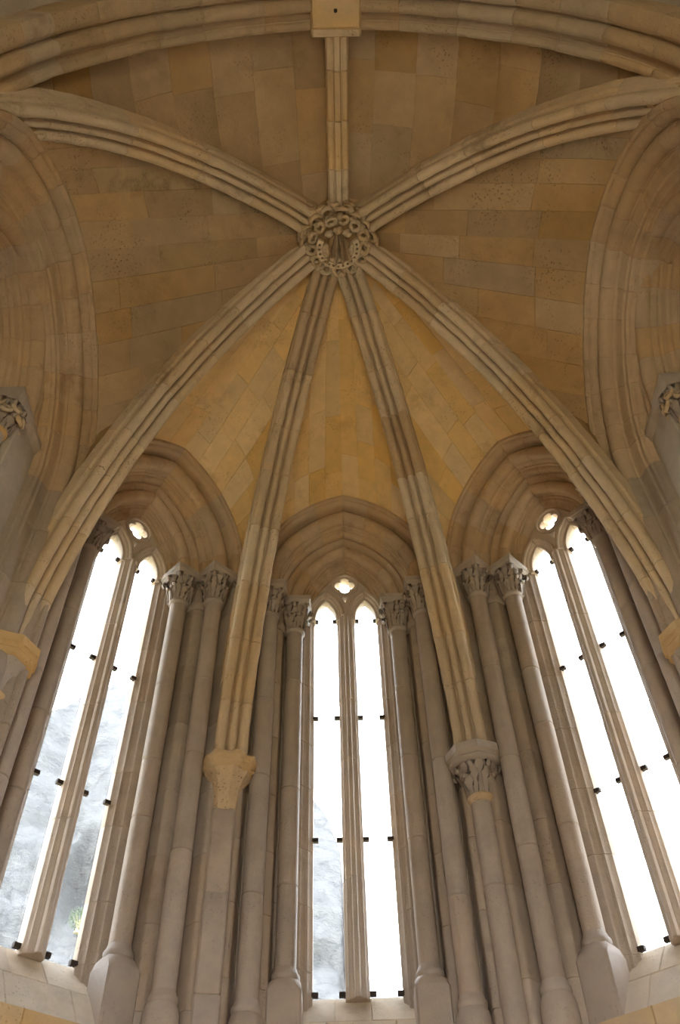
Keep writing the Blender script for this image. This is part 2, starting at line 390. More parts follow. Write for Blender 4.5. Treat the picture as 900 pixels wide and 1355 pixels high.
    for k in range(6):
        us = (-0.86, -0.2, 0.4, 0.86) if k % 2 else (-0.86, -0.45, 0.1, 0.86)
        pr = [(3.44, 4.3)]
        for i in range(3):
            a, b = us[i], us[i+1]; g = 0.008
            V, F = loft([[octp(az, x, d, z) for d, z in ((4.3, za[k]), (4.3, za[k+1]), (f_, za[k+1]-e), (f_, za[k]+e))]
                         for x, f_, e in ((a, 3.47, 0.0), (a+g, 3.455, g), (b-g, 3.455, g), (b, 3.47, 0.0))])
            mk('wall_stone', V, F, 'ochre' if k == 5 else 'wall', W)
    return W
build_window(1, -45, -1); build_window(2, 0, 0); build_window(3, 45, 1)

# ---- the side walls with their big blind arches
SB_Y, SB_C, SB_Z = -0.67, 0.30, 7.34
def side_fn(sx, s, c, zs):
    def fn(t, u, d):
        uu, z = arch_pt(t, u, c, zs); return Vector((sx*d, SB_Y+s*uu, z))
    return fn
def side_vert(sx, s):
    return lambda t, u, d: Vector((sx*d, SB_Y+s*u, t))
SP_OUT = ([(2.12, 4.3), (2.12, 3.03), (2.10, 3.005), (2.05, 3.005), (2.03, 3.03), (2.03, 3.06), (2.0, 3.075), (1.97, 3.11), (1.965, 3.15)]
          + arc(1.86, 3.23, 0.105, -25, -200, 9) + [(1.752, 3.27), (1.752, 3.30), (1.735, 3.31), (1.69, 3.315), (1.62, 3.335), (1.61, 3.36), (1.565, 3.365), (1.555, 3.395), (1.53, 3.41), (1.525, 3.46), (1.50, 3.49), (1.50, 4.3)])
SP_IN = ([(1.52, 4.3), (1.52, 3.50), (1.36, 3.50), (1.30, 3.47), (1.25, 3.475), (1.225, 3.50)]
         + arc(1.13, 3.55, 0.10, -20, -210, 9) + [(1.03, 3.62), (1.025, 3.66), (0.99, 3.67), (0.98, 3.70), (0.90, 3.72), (0.89, 3.76), (0.85, 3.77), (0.83, 3.82), (0.80, 3.83), (0.78, 3.95), (0.78, 4.3)])
def side_wall(name, sx):
    Wl = empty(name, (sx*3.6, SB_Y, -ZO), kind='structure')
    for s in (-1, 1):
        stones('voussoir', SP_OUT, {0, 1, len(SP_OUT)-1, len(SP_OUT)-2}, side_fn(sx, s, SB_C, SB_Z), 0, 1, 7, 3.4, 'arch', Wl, sub=6, depth=0.006, worn=0.005)
        stones('voussoir', SP_IN, {0, 1, len(SP_IN)-1, len(SP_IN)-2}, side_fn(sx, s, 0.34, 7.80), 0, 1, 5, 2.1, 'arch', Wl, sub=6, depth=0.006, worn=0.005)
        # outer order carried down as a jamb beside the rib
        cuts = [-ZO+(SB_Z+ZO)*i/12+(random.uniform(-0.12, 0.12) if 0 < i < 12 else 0) for i in range(13)]
        stones('jamb_stone', SP_OUT, {0, 1, len(SP_OUT)-1, len(SP_OUT)-2}, side_vert(sx, s), -ZO, SB_Z, 1, SB_Z+ZO, 'wall', Wl, sub=1, cuts=cuts)
        # flat plastered pier under the impost
        pier = [(1.60, 4.3), (1.60, 3.47), (1.00, 3.47), (0.985, 3.485), (0.985, 4.3)]
        cuts = [-ZO+(7.66+ZO)*i/9 for i in range(10)]
        stones('pier_stone', pier, {0, 1, 4}, side_vert(sx, s), -ZO, 7.66, 1, 9.2, 'plaster', Wl, sub=1, cuts=cuts, depth=0.003, jit=0.001)
        imp = [((1.62, 3.42), (0.955, 3.42), 7.80), ((1.62, 3.42), (0.955, 3.42), 7.735), ((1.62, 3.44), (0.965, 3.44), 7.72), ((1.62, 3.475), (0.98, 3.475), 7.63)]
        rings = []
        for (u1, d1), (u0, d0), z in imp:
            rings.append([Vector((sx*d, SB_Y+s*u, z)) for u, d in ((u1, 4.3), (u1, d1), (u0, d0), (u0, 4.3))])
        V, F = loft(rings); mk('impost', V, F, 'wall', Wl)
        # the strip over the impost, behind the inner order
        V, F = loft([[Vector((sx*d, SB_Y+s*u, z)) for u, d in ((1.54, 4.3), (1.54, 3.52), (1.22, 3.52), (1.22, 4.3))] for z in (7.79, 8.0)])
        mk('springer_stone', V, F, 'arch', Wl)
    # blocked opening: coursed pale infill inside the arch
    z = -ZO; k = 0
    while z < 9.3:
        z1 = z+0.52; y = SB_Y-1.15-(0.3 if k % 2 else 0)
        while y < SB_Y+1.15:
            y1 = y+random.uniform(0.55, 0.8); g = 0.008
            V, F = loft([[Vector((sx*d, yy, zz)) for d, zz in ((4.25, z), (4.25, z1), (f_, z1-e), (f_, z+e))]
                         for yy, f_, e in ((y, 4.01, 0), (y+g, 4.0, g), (y1-g, 4.0, g), (y1, 4.01, 0))])
            mk('infill_stone', V, F, 'plaster', Wl); y = y1
        z = z1; k += 1
    return Wl
side_wall('wall_left', -1); side_wall('wall_right', 1)

# ---- the vault webs: every course a row of stones
CEIL = empty('ceiling', (0, 0, 11.5), kind='structure')
CEN = Vector((0, 0, 5.0))
def cell(Wf, Rf, edges, mat, ax, rib_bulge=0.05, length=0.62, pitted=0.10):
    def S(s, v, h=0.0):
        a, b = Wf(s), Rf(s); p = a.lerp(b, v)
        e = 1e-3; s2 = min(1, s+e); s1 = max(0, s-e)
        ds = Wf(s2).lerp(Rf(s2), v)-Wf(s1).lerp(Rf(s1), v); n = ds.cross(b-a)
        if n.length < 1e-9: n = p-CEN
        n.normalize()
        if n.dot(p-CEN) < 0: n = -n
        L = (b-a).length
        return p+n*(h+rib_bulge*min(1, L)*4*v*(1-v)*(1-s**6))
    # continuous shell above the stones
    nv = 8; gs = []
    ss = []
    for a, b in zip(edges[:-1], edges[1:]): ss += [a, (a+b)/2]
    ss.append(edges[-1])
    grid = [[S(s, v/nv, 0.015) for v in range(nv+1)] for s in ss]
    grid2 = [[p+(p-CEN).normalized()*0.2 for p in r] for r in grid]
    n1 = nv+1; V = [p for r in grid for p in r]+[p for r in grid2 for p in r]; O = len(ss)*n1; F = []
    for i in range(len(ss)-1):
        for j in range(nv):
            q = (i*n1+j, i*n1+j+1, (i+1)*n1+j+1, (i+1)*n1+j); F.append(q); F.append(tuple(x+O for x in q)[::-1])
    back = mk('vault_cell', V, F, mat, CEIL)
    for ci, (s0, s1) in enumerate(zip(edges[:-1], edges[1:])):
        sm = (s0+s1)/2; L = (Wf(sm)-Rf(sm)).length
        if L < 0.03: continue
        # end joints square to the course: cut at equal depths from the wall arch
        dw = ax.dot(Wf(sm)); far = max((ax.dot(Rf(q)) for q in (s0, sm, s1)), key=lambda d: abs(d-dw)); span = far-dw
        cuts = [None]
        if abs(span) > 0.25:
            x = random.uniform(0.35, 1.0)*length
            while x < abs(span)-0.3*length:
                cuts.append(dw+math.copysign(x, span)); x += length*random.uniform(0.7, 1.45)
        cuts.append(None)
        def vat(s, cut, side):
            if cut is None: return side
            p, q = ax.dot(Wf(s)), ax.dot(Rf(s))
            return min(1.0, max(0.0, (cut-p)/(q-p))) if abs(q-p) > 1e-4 else side
        cw = (S(s1, 0.5)-S(s0, 0.5)).length
        es = 0.007/max(cw, 0.02)*(s1-s0)
        for c0, c1 in zip(cuts[:-1], cuts[1:]):
            ev = 0.007/max(L, 0.05); h = random.uniform(-0.004, 0.004)
            sl = [s0, s0+es, sm, s1-es, s1]; nn = 3
            if max(vat(s, c1, 1.0)-vat(s, c0, 0.0) for s in sl)*L < 0.04: continue
            V = []; nvv = nn+3
            for i, s in enumerate(sl):
                v0, v1 = vat(s, c0, 0.0), vat(s, c1, 1.0); e_ = min(ev, (v1-v0)*0.3)
                vl = [v0, v0+e_]+[v0+(v1-v0)*k/nn for k in range(1, nn)]+[v1-e_, v1]
                for j, v in enumerate(vl):
                    border = i in (0, 4) or j in (0, nvv-1)
                    V.append(S(min(1, s), v, 0.0 if s >= 0.9999 else 0.006 if border else h*0.6))
            F = [(i*nvv+j, i*nvv+j+1, (i+1)*nvv+j+1, (i+1)*nvv+j) for i in range(4) for j in range(nvv-1)]
            mk('vault_stone', V, F, 'pitted' if random.random() < pitted else mat, back)
BOFF = 0.27
def rib_web(kind, az, lat, z_low, z_mid, low_share, lateral=None, wall=None, zero=0.0, ratio=1.0):
    """point on the back of a rib for s in 0..1: the low part by height, then in step with the wall arch,
    so that the courses run parallel to the ridge of the cell"""
    th1 = rib_th_r(kind, 0.0, BOFF)
    def f(s):
        if s <= low_share:
            z = z_low+(z_mid-z_low)*(s/low_share if low_share else 0); th = rib_th_z(kind, z, BOFF)
        else:
            th0 = rib_th_z(kind, z_mid, BOFF); k = (s-low_share)/(1-low_share); th = th0+(th1-th0)*k
            want = abs(lateral.dot(wall(s))-zero)*ratio; per = abs(lateral.dot(rad3(az, 1.0, 0.0)))
            r = min(want/per, rib_pt(kind, th0, BOFF)[0])
            q = min(1, k/0.45); q = q*q*(3-2*q)
            th = th+(max(th0, rib_th_r(kind, r, BOFF))-th)*q
        r, z = rib_pt(kind, th, BOFF); z += (-0.16 if kind == 'main' else 0.125)*max(0.0, 1-r/1.8)**2
        return rad3(az, r, z, lat*min(1, max(0.0, r/0.6)))
    return f
LOW = 0.34
def win_wall(az, s):
    def f(k):
        if k <= LOW: return octp(az, s*HOOD_U, 3.30, 5.25+(SPR-5.25)*k/LOW) if k < LOW-1e-9 else octp(az, s*HOOD_U, HOOD_D+0.05, SPR)
        u, z = arch_pt((k-LOW)/(1-LOW), HOOD_U, WC, SPR); return octp(az, s*u, HOOD_D, z)
    return f
ED = [LOW*i/5 for i in range(5)]+[LOW+(1-LOW)*i/8 for i in range(9)]
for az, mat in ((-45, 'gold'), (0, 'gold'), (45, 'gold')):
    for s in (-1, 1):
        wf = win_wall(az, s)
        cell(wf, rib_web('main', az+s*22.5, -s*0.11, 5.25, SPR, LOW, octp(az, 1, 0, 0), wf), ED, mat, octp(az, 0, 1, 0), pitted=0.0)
LOWS = 0.22
def t_of_u(u, w, c): return acos(min(1, (u+c)/(w+c)))/acos(c/(w+c))
SB_T0 = t_of_u(-SB_Y, 2.07, SB_C)
def side_web(sx, s):
    """wall arch of the side bay as far as the axis of the boss (y = 0)"""
    end = 1.0
    def f(k):
        if k < LOWS: return Vector((sx*3.08, SB_Y+s*2.07, 5.25+(SB_Z-5.25)*k/LOWS))
        t = (k-LOWS)/(1-LOWS)*end; sg = s
        if t > 1: t = 2-t; sg = -s
        u, z = arch_pt(t, 2.07, SB_C, SB_Z); return Vector((sx*3.04, SB_Y+sg*u, z))
    return f
EDA = [LOWS*i/4 for i in range(4)]+[LOWS+(1-LOWS)*i/6 for i in range(7)]
EDA2 = [LOWS*i/4 for i in range(4)]+[LOWS+(1-LOWS)*i/9 for i in range(10)]
EDB = [LOWS*i/4 for i in range(4)]+[LOWS+(1-LOWS)*i/11 for i in range(12)]
# transverse arch numbers
TR_Y0, TR_Y1, TR_C, TR_Z, TR_R = -2.60, -3.34, 0.57, 7.75, 3.21
def trans_web(sx, o=0.30, y=-2.66):
    def f(k):
        if k < LOWS: return Vector((sx*(TR_R+o), y, 5.25+(TR_Z-5.25)*k/LOWS))
        u, z = arch_pt((k-LOWS)/(1-LOWS), TR_R+o, TR_C, TR_Z); return Vector((sx*u, y, z))
    return f
for sx in (-1, 1):
    EY = Vector((0, 1, 0)); EX = Vector((1, 0, 0))
    w1, w2, w3 = side_web(sx, 1), side_web(sx, -1), trans_web(sx)
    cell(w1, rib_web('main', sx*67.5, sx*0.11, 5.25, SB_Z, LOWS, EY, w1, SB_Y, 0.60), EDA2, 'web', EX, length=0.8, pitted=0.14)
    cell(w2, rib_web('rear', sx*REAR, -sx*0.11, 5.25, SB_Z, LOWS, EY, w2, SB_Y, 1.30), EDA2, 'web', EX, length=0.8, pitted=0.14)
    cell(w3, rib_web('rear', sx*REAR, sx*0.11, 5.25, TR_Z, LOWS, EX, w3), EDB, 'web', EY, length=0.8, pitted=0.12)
# outer parapet and cover over the vault, unseen, added to stop light leaks
def outline(d, w_, yw):
    return [octp(0, -d*T22, d, 0), octp(0, d*T22, d, 0), Vector((d, d*T22, 0)), Vector((w_, yw, 0)), Vector((-w_, yw, 0)), Vector((-d, d*T22, 0))]
def lift(pts, z): return [Vector((p.x, p.y, z)) for p in pts]
V, F = loft([lift(outline(4.28, 4.28, -9.62), 9.16), lift(outline(4.42, 4.42, -9.7), 9.16), lift(outline(4.42, 4.42, -9.7), 12.7), lift(outline(4.28, 4.28, -9.62), 12.7), lift(outline(4.28, 4.28, -9.62), 9.16)], cap=False)
mk('parapet', V, F, 'wall', CEIL)
V, F = loft([lift(outline(4.75, 4.75, -9.75), 12.65), lift(outline(4.75, 4.75, -9.75), 12.75), [Vector((x, y, 15.0)) for x, y in ((-0.01, 0.02), (0.01, 0.02), (0.02, 0.0), (0.02, -9.7), (-0.02, -9.7), (-0.02, 0.0))]])
mk('light_stop_roof', V, F, 'arch', CEIL)
# the bay of the choir over and behind the viewer: pointed barrel web and its walls, west end closed by an added wall
def barrel():
    V = []; F = []; n = 24; us = []
    for k in range(n+1):
        u, z = arch_pt(k/n, TR_R+0.35, TR_C, TR_Z); us.append((u, z))
    prof = [(u, z) for u, z in us]+[(-u, z) for u, z in us[-2::-1]]
    ys = [-3.12, -4.7, -6.1, -7.5, -9.0]
    rings = [[Vector((u, y, z)) for u, z in prof]+[Vector((u*1.07, y, z+0.3)) for u, z in prof[::-1]] for y in ys]
    V, F = loft(rings); mk('vault_cell', V, F, 'plaster', CEIL)
barrel()
for sx, nm in ((-1, 'wall_choir_left'), (1, 'wall_choir_right')):
    Wc = empty(nm, (sx*3.7, -6.0, -ZO), kind='structure')
    z = -ZO; k = 0
    while z < TR_Z+0.02:
        z1 = min(z+0.75, TR_Z+0.06); y = -9.0-(0.5 if k % 2 else 0)
        while y < -2.75:
            y1 = min(y+1.1, -2.75); g = 0.008
            if y1-y > 0.1:
                V, F = loft([[Vector((sx*d, max(-9.0, yy), zz)) for d, zz in ((4.2, z), (4.2, z1), (f_, z1-e), (f_, z+e))]
                             for yy, f_, e in ((y, 3.58, 0), (y+g, 3.565, g), (y1-g, 3.565, g), (y1, 3.58, 0))])
                mk('wall_stone', V, F, 'wall', Wc)
            y = y1
        z = z1; k += 1

WW = empty('wall_west_light_stop', (0, -9.1, -ZO), kind='structure')  # unseen wall, added to cut down the light from behind the viewer
z = -ZO; k = 0
def west_half(z): return 1.6 if z < 3.4 else (sqrt(max(0, 2.9**2-(z-3.4)**2))-1.3 if z < 6.0 else 0)  # invented doorway outline, sized for how much light it lets in
while z < 12.6:
    z1 = z+0.7
    for sx in (-1, 1):
        x = max(0.0, west_half((z+z1)/2))
        while x < 4.2:
            x1 = min(4.25, x+random.uniform(0.8, 1.2)); g = 0.008
            V, F = loft([[Vector((sx*xx, d, zz)) for d, zz in ((-9.6, z), (-9.6, z1), (f_, z1-e), (f_, z+e))]
                         for xx, f_, e in ((x, -9.01, 0), (x+g, -9.0, g), (x1-g, -9.0, g), (x1, -9.01, 0))])
            mk('wall_stone', V, F, 'wall', WW); x = x1
    z = z1; k += 1

# ================================================================== RIBS
def half_sym(h): return h+[(-x, y) for x, y in h[::-1]]
RP_H = ([(0.0, 0.015)] + arc(0.0, 0.055, 0.040, -60, 10, 3) + [(0.052, 0.095), (0.062, 0.098)]
        + arc(0.128, 0.062, 0.062, 165, 395, 9) + [(0.172, 0.125), (0.158, 0.14), (0.152, 0.17), (0.158, 0.20), (0.185, 0.215), (0.185, 0.36)])
RP = RP_H+[(-x, y) for x, y in RP_H[:0:-1]]
RBACK = {i for i, p in enumerate(RP) if p[1] > 0.3}
def rib_fn(kind, az):
    def fn(t, a, b):
        r, z = rib_pt(kind, t, b); return rad3(az, r, z, a)
    return fn
def build_rib(az, kind, label, n, z_low, r_top=0.34, mats=('pitted', 0.0), name='vault_rib'):
    r0, z0 = rib_pt(kind, rib_th_z(kind, z_low))
    E_ = empty(name, tuple(rad3(az, r0, z_low)), label=label, cat='vault rib', group='radiating vault ribs')
    t0 = rib_th_z(kind, z_low); t1 = rib_th_r(kind, r_top)
    stones('voussoir', RP, RBACK, rib_fn(kind, az), t0, t1, n, (t1-t0)*RIB[kind][2], 'rib', E_, sub=10, mats=mats, joint=0.007, depth=0.009, worn=0.007)
    return E_
build_rib(-22.5, 'main', 'stone vault rib rising from the broken corbel capital above the square pier', 9, 5.24, mats=('arch', 0.15))
build_rib(22.5, 'main', 'stone vault rib rising from the leafy capital between middle and sky-view windows', 9, 5.24, mats=('arch', 0.2))
build_rib(-67.5, 'main', 'stone vault rib crossing in front of the hill-view window', 9, 5.24)
build_rib(67.5, 'main', 'stone vault rib crossing in front of the window that shows only sky', 9, 5.24)
build_rib(-REAR, 'rear', 'stone vault rib running back to the transverse arch, on the hill-view side', 8, 5.24, r_top=0.38)
build_rib(REAR, 'rear', 'stone vault rib running back to the transverse arch, on the sky-view side', 8, 5.24, r_top=0.38)
# loose fitted end stones of the rear ribs at the boss
# ridge rib with its flat fillet
RR_ = empty('ridge_rib', (0.03, -1.5, 11.42), label='straight ridge rib with a flat fillet from carved boss to transverse arch', cat='ridge rib')
rr = [(-0.145, 0.36), (-0.145, 0.10), (-0.12, 0.055), (-0.075, 0.045), (-0.05, 0.06), (-0.038, 0.03), (-0.034, 0.0), (0.034, 0.0), (0.038, 0.03), (0.05, 0.06), (0.075, 0.045), (0.12, 0.055), (0.145, 0.10), (0.145, 0.36)]
stones('voussoir', rr, {0, 13}, lambda t, a, b: Vector((0.03+a, t, 11.40+b)), -0.36, -2.66, 4, 2.3, 'rib', RR_, sub=2, joint=0.014, depth=0.016, mats=('ochre', 0.3))
# transverse arch
TA = empty('transverse_arch', (0, -2.97, TR_Z), label='wide moulded transverse arch overhead with a plain square keystone block', cat='arch')
ta = ([(0.36, -2.60), (0.075, -2.60), (0.035, -2.612), (0.016, -2.64), (0.018, -2.675), (0.035, -2.70), (0.045, -2.703), (0.045, -2.718), (0.065, -2.725), (0.095, -2.75), (0.10, -2.775)]
      + arc(0.07, -2.86, 0.08, 80, 280, 9) + [(0.10, -2.945), (0.085, -2.965), (0.05, -2.972), (0.05, -2.99), (0.032, -2.995), (0.018, -3.02), (0.012, -3.06), (0.014, -3.12), (0.03, -3.16), (0.06, -3.172), (0.36, -3.172)])
for sx in (-1, 1):
    def tf(t, o, y, sx=sx):
        u, z = arch_pt(t, TR_R+o, TR_C, TR_Z); return Vector((sx*u, y, z))
    stones('voussoir', ta, {0, len(ta)-1}, tf, 0, 0.955, 8, 5.2, 'tarch', TA, sub=9, depth=0.006, worn=0.006)
    stones('jamb_stone', ta, {0, len(ta)-1}, lambda t, o, y, sx=sx: Vector((sx*(TR_R+o), y, t)), -ZO, TR_Z, 11, TR_Z+ZO, 'wall', TA, sub=1)
kz = 11.36
def boxring(x0, x1, y0, y1, z): return [Vector((x0, y0, z)), Vector((x1, y0, z)), Vector((x1, y1, z)), Vector((x0, y1, z))]
V, F = loft([boxring(-0.28, 0.33, -3.20, -2.56, 11.9), boxring(-0.28, 0.33, -3.20, -2.56, kz+0.10), boxring(-0.26, 0.31, -3.18, -2.60, kz+0.06), boxring(-0.25, 0.30, -3.17, -2.66, kz)])
kb = mk('keystone', V, F, 'ochre', TA)
V, F = loft([boxring(-0.27, 0.32, -2.64, -2.545, 11.6), boxring(-0.27, 0.32, -2.64, -2.545, kz+0.045), boxring(-0.25, 0.30, -2.63, -2.555, kz+0.02)])
mk('keystone_lip', V, F, 'rib', kb)
V, F = loft([[Vector((0.02+0.022*cos(2*pi*k/8)*(1+0.3*sin(3*k)), -2.83+0.022*sin(2*pi*k/8), z)) for k in range(8)] for z in (kz+0.03, kz-0.012)])
mk('dark_hole_plug', V, F, 'iron', kb)  # dark stub in the iron colour, in place of the shaded keystone hole

# ================================================================== CARVED BOSS
def lathe(cx, cy, prof, n=24, a0=0.0, poly=False):
    return loft([[Vector((cx+r*cos(a0+2*pi*k/n), cy+r*sin(a0+2*pi*k/n), z)) for k in range(n)] for r, z in prof])
BX, BY, BZ = 0.01, 0.0, 11.24
BO = empty('keystone_boss', (BX, BY, BZ), label='round carved keystone boss with pierced foliage where the vault ribs meet', cat='boss')
V, F = lathe(BX, BY, [(0.50, 11.72), (0.50, 11.46), (0.47, 11.40), (0.40, 11.36), (0.33, 11.345), (0.24, 11.335)], 32)
mk('drum', V, F, 'pitted', BO)
def torus_mesh(name, R, r, n, m, sq=1.0):
    V = []; F = []
    for i in range(n):
        a = 2*pi*i/n
        for j in range(m):
            b = 2*pi*j/m; V.append(((R+r*cos(b))*cos(a), (R+r*cos(b))*sin(a)*sq, r*sin(b)))
    F = [(i*m+j, ((i+1) % n)*m+j, ((i+1) % n)*m+(j+1) % m, i*m+(j+1) % m) for i in range(n) for j in range(m)]
    V = [tuple(Vector(v)+noise.noise_vector(Vector(v)*22)*r*0.85) for v in V]
    me = bpy.data.meshes.new(name); me.from_pydata(V, [], F)
    me.materials.append(M['rib'])
    for p in me.polygons: p.use_smooth = True
    return me
def place_shared(name, me, parent, loc, rot, scale=1.0):
    o = bpy.data.objects.new(name, me); COL.objects.link(o); o.parent = parent
    b = base_of(parent); o.location = (loc[0]-b.x, loc[1]-b.y, loc[2]+ZO-b.z); o.rotation_euler = rot
    o.scale = (scale,)*3 if isinstance(scale, (int, float)) else scale
    return o
loop = torus_mesh('foliage_loop', 0.068, 0.029, 10, 6, 1.15)
for tier, (rr_, zz, tilt, cnt, ph, sc) in enumerate(((0.52, 11.44, 75, 15, 0.0, 1.1), (0.46, 11.345, 40, 15, 0.5, 1.05), (0.37, 11.275, 22, 13, 0.2, 0.95))):
    for k in range(cnt):
        a = 2*pi*(k+ph)/cnt; j = random.uniform(-0.012, 0.012)
        e = Matrix.Rotation(a+pi/2, 4, 'Z') @ Matrix.Rotation(radians(tilt+random.uniform(-15, 15)), 4, 'X') @ Matrix.Rotation(random.uniform(0, 3), 4, 'Z')
        place_shared('foliage_loop', loop, BO, (BX+(rr_+j)*cos(a), BY+(rr_+j)*sin(a), zz+j), e.to_euler(), sc*random.uniform(0.85, 1.1))
def blob_mesh(name, mat, seed, sx=1, sy=1, sz=1, amp=0.25):
    bm = bmesh.new(); bmesh.ops.create_icosphere(bm, subdivisions=2, radius=1)
    for v in bm.verts:
        n_ = noise.noise(v.co*2.2+Vector((seed, seed*2, 0)))
        v.co *= 1+amp*n_; v.co.x *= sx; v.co.y *= sy; v.co.z *= sz
    me = bpy.data.meshes.new(name); bm.to_mesh(me); bm.free()
    me.materials.append(M[mat])
    for p in me.polygons: p.use_smooth = True
    return me
bud = blob_mesh('foliage_bud', 'rib', 3.0, 1, 0.8, 0.8, 0.5)
for k in range(45):
    a = 2*pi*(k+0.3)/45; r_ = (0.50, 0.415, 0.55)[k % 3]; z_ = (11.345, 11.275, 11.47)[k % 3]
    place_shared('foliage_bud', bud, BO, (BX+r_*cos(a), BY+r_*sin(a), z_), (k, k*2.1, k*0.7), random.uniform(0.036, 0.062))
# pierced ring
ro, ri = 0.30, 0.225
def circ(r, n, cx=0, cy=0): return [(cx+r*cos(2*pi*k/n), cy+r*sin(2*pi*k/n)) for k in range(n)]
holes = [circ(0.0225, 8, 0.262*cos(2*pi*k/24), 0.262*sin(2*pi*k/24)) for k in range(24)]
half = arc(0, 0, ro, -28, 208, 30)+arc(0, 0, ri, 208, -28, 26)
holes = [circ(0.0225, 8, 0.262*cos(radians(-14+208*k/14)), 0.262*sin(radians(-14+208*k/14))) for k in range(15)]
curve_mesh('pierced_ring', [half]+holes, 0.028, 0.006, lambda x, y, h: Vector((BX+x, BY+0.02+y, 11.245+h+0.10*y)), 'rib', BO)
# pleated relief in the middle of the ring
def pleat(x0, x1, y0, y1, z0, zl):
    return loft([[Vector((BX+xa, BY+y, zt)), Vector((BX+(xa+xb)/2, BY+y, zt-h)), Vector((BX+xb, BY+y, zt))]
                 for xa, xb, y, zt, h in ((x0*0.15-0.01, x1*0.15+0.01, y0, z0, zl*0.5), (x0*0.7, x1*0.7, (y0+y1)/2, z0, zl), (x0, x1, y1, z0, zl*1.1))])
for x0, x1, zl in ((-0.22, -0.09, 0.16), (-0.10, 0.025, 0.25), (0.01, 0.11, 0.22), (0.10, 0.22, 0.15)):
    V, F = pleat(x0, x1, -0.21, 0.215, 11.345, zl); mk('pleated_relief', V, F, 'rib', BO)
for x_, y_, sx_, sy_, sz_ in ((-0.17, 0.06, 0.06, 0.11, 0.09), (0.18, 0.05, 0.05, 0.12, 0.08), (0.0, -0.22, 0.07, 0.06, 0.08), (-0.12, -0.17, 0.07, 0.05, 0.07), (0.13, -0.18, 0.07, 0.05, 0.07), (-0.02, 0.19, 0.12, 0.04, 0.06)):
    place_shared('relief_scroll', blob_mesh('relief_scroll', 'rib', 5+x_*9, sx_, sy_, sz_, 0.45), BO, (BX+x_, BY+y_, 11.275), (0, 0, x_*1.5))

# ================================================================== COLONNETTES
def leaf_mesh(name, mat, r0, r1, h, w, curl, lob=0.3):
    """a curled crocket leaf hugging a bell, growing along +x"""
    path = [(r0+0.008, 0.0), (r0+(r1-r0)*0.12+0.012, h*0.3), (r0+(r1-r0)*0.40+0.016, h*0.6), (r1+0.015, h*0.85), (r1+curl*0.7, h*0.97), (r1+curl*1.15, h*0.90), (r1+curl*0.95, h*0.76), (r1+curl*0.6, h*0.74)]
    ws = [0.6, 0.85, 1.0+lob, 0.8, 1.0+lob, 0.9, 0.6, 0.3]
    rings = []
    for i, (x, z) in enumerate(path):
        a = path[max(0, i-1)]; b = path[min(len(path)-1, i+1)]
        t = Vector((b[0]-a[0], b[1]-a[1])).normalized(); n = Vector((t.y, -t.x)); ww = w*ws[i]/2; th = 0.016 if i < 6 else 0.012
        rings.append([Vector((x+n.x*th*1.5, 0, z+n.y*th*1.5)), Vector((x+n.x*th*0.2, ww*0.55, z+n.y*th*0.2)), Vector((x+n.x*th*0.9, ww, z+n.y*th*0.9)), Vector((x-n.x*th, 0, z-n.y*th)),
                      Vector((x+n.x*th*0.9, -ww, z+n.y*th*0.9)), Vector((x+n.x*th*0.2, -ww*0.55, z+n.y*th*0.2))])
    V, F = loft(rings)
    me = bpy.data.meshes.new(name); me.from_pydata([tuple(v) for v in V], [], F); me.materials.append(M[mat])
    bm = bmesh.new(); bm.from_mesh(me); bmesh.ops.recalc_face_normals(bm, faces=bm.faces); bm.to_mesh(me); bm.free()
    for p in me.polygons: p.use_smooth = True
    return me
LEAF_LO = leaf_mesh('leaf', 'shaft', 0.105, 0.135, 0.24, 0.10, 0.045)
LEAF_HI = leaf_mesh('leaf', 'shaft', 0.105, 0.165, 0.385, 0.085, 0.055)
def sqring(cx, cy, h, z, az, cut=0.0):
    a = radians(az); ex = Vector((cos(a), -sin(a), 0)); ey = Vector((sin(a), cos(a), 0)); c = Vector((cx, cy, z))
    pts = [(-h, -h), (h, -h), (h, h), (-h, h)] if cut == 0 else [(-h+cut, -h), (h-cut, -h), (h, -h+cut), (h, h-cut), (h-cut, h), (-h+cut, h), (-h, h-cut), (-h, -h+cut)]
    return [c+ex*x+ey*y for x, y in pts]
def drums(E_, x, y, r, z0, z1, n, mat='shaft', seg=20):
    cuts = [z0+(z1-z0)*i/n+(random.uniform(-0.25, 0.25) if 0 < i < n else 0) for i in range(n+1)]
    for a, b in zip(cuts[:-1], cuts[1:]):
        j = random.uniform(-0.002, 0.002); dx, dy = random.uniform(-.002, .002), random.uniform(-.002, .002)
        V, F = lathe(x+dx, y+dy, [(r+j-0.010, a), (r+j, a+0.012), (r+j, b-0.012), (r+j-0.010, b)], seg); mk('shaft_drum', V, F, mat, E_)
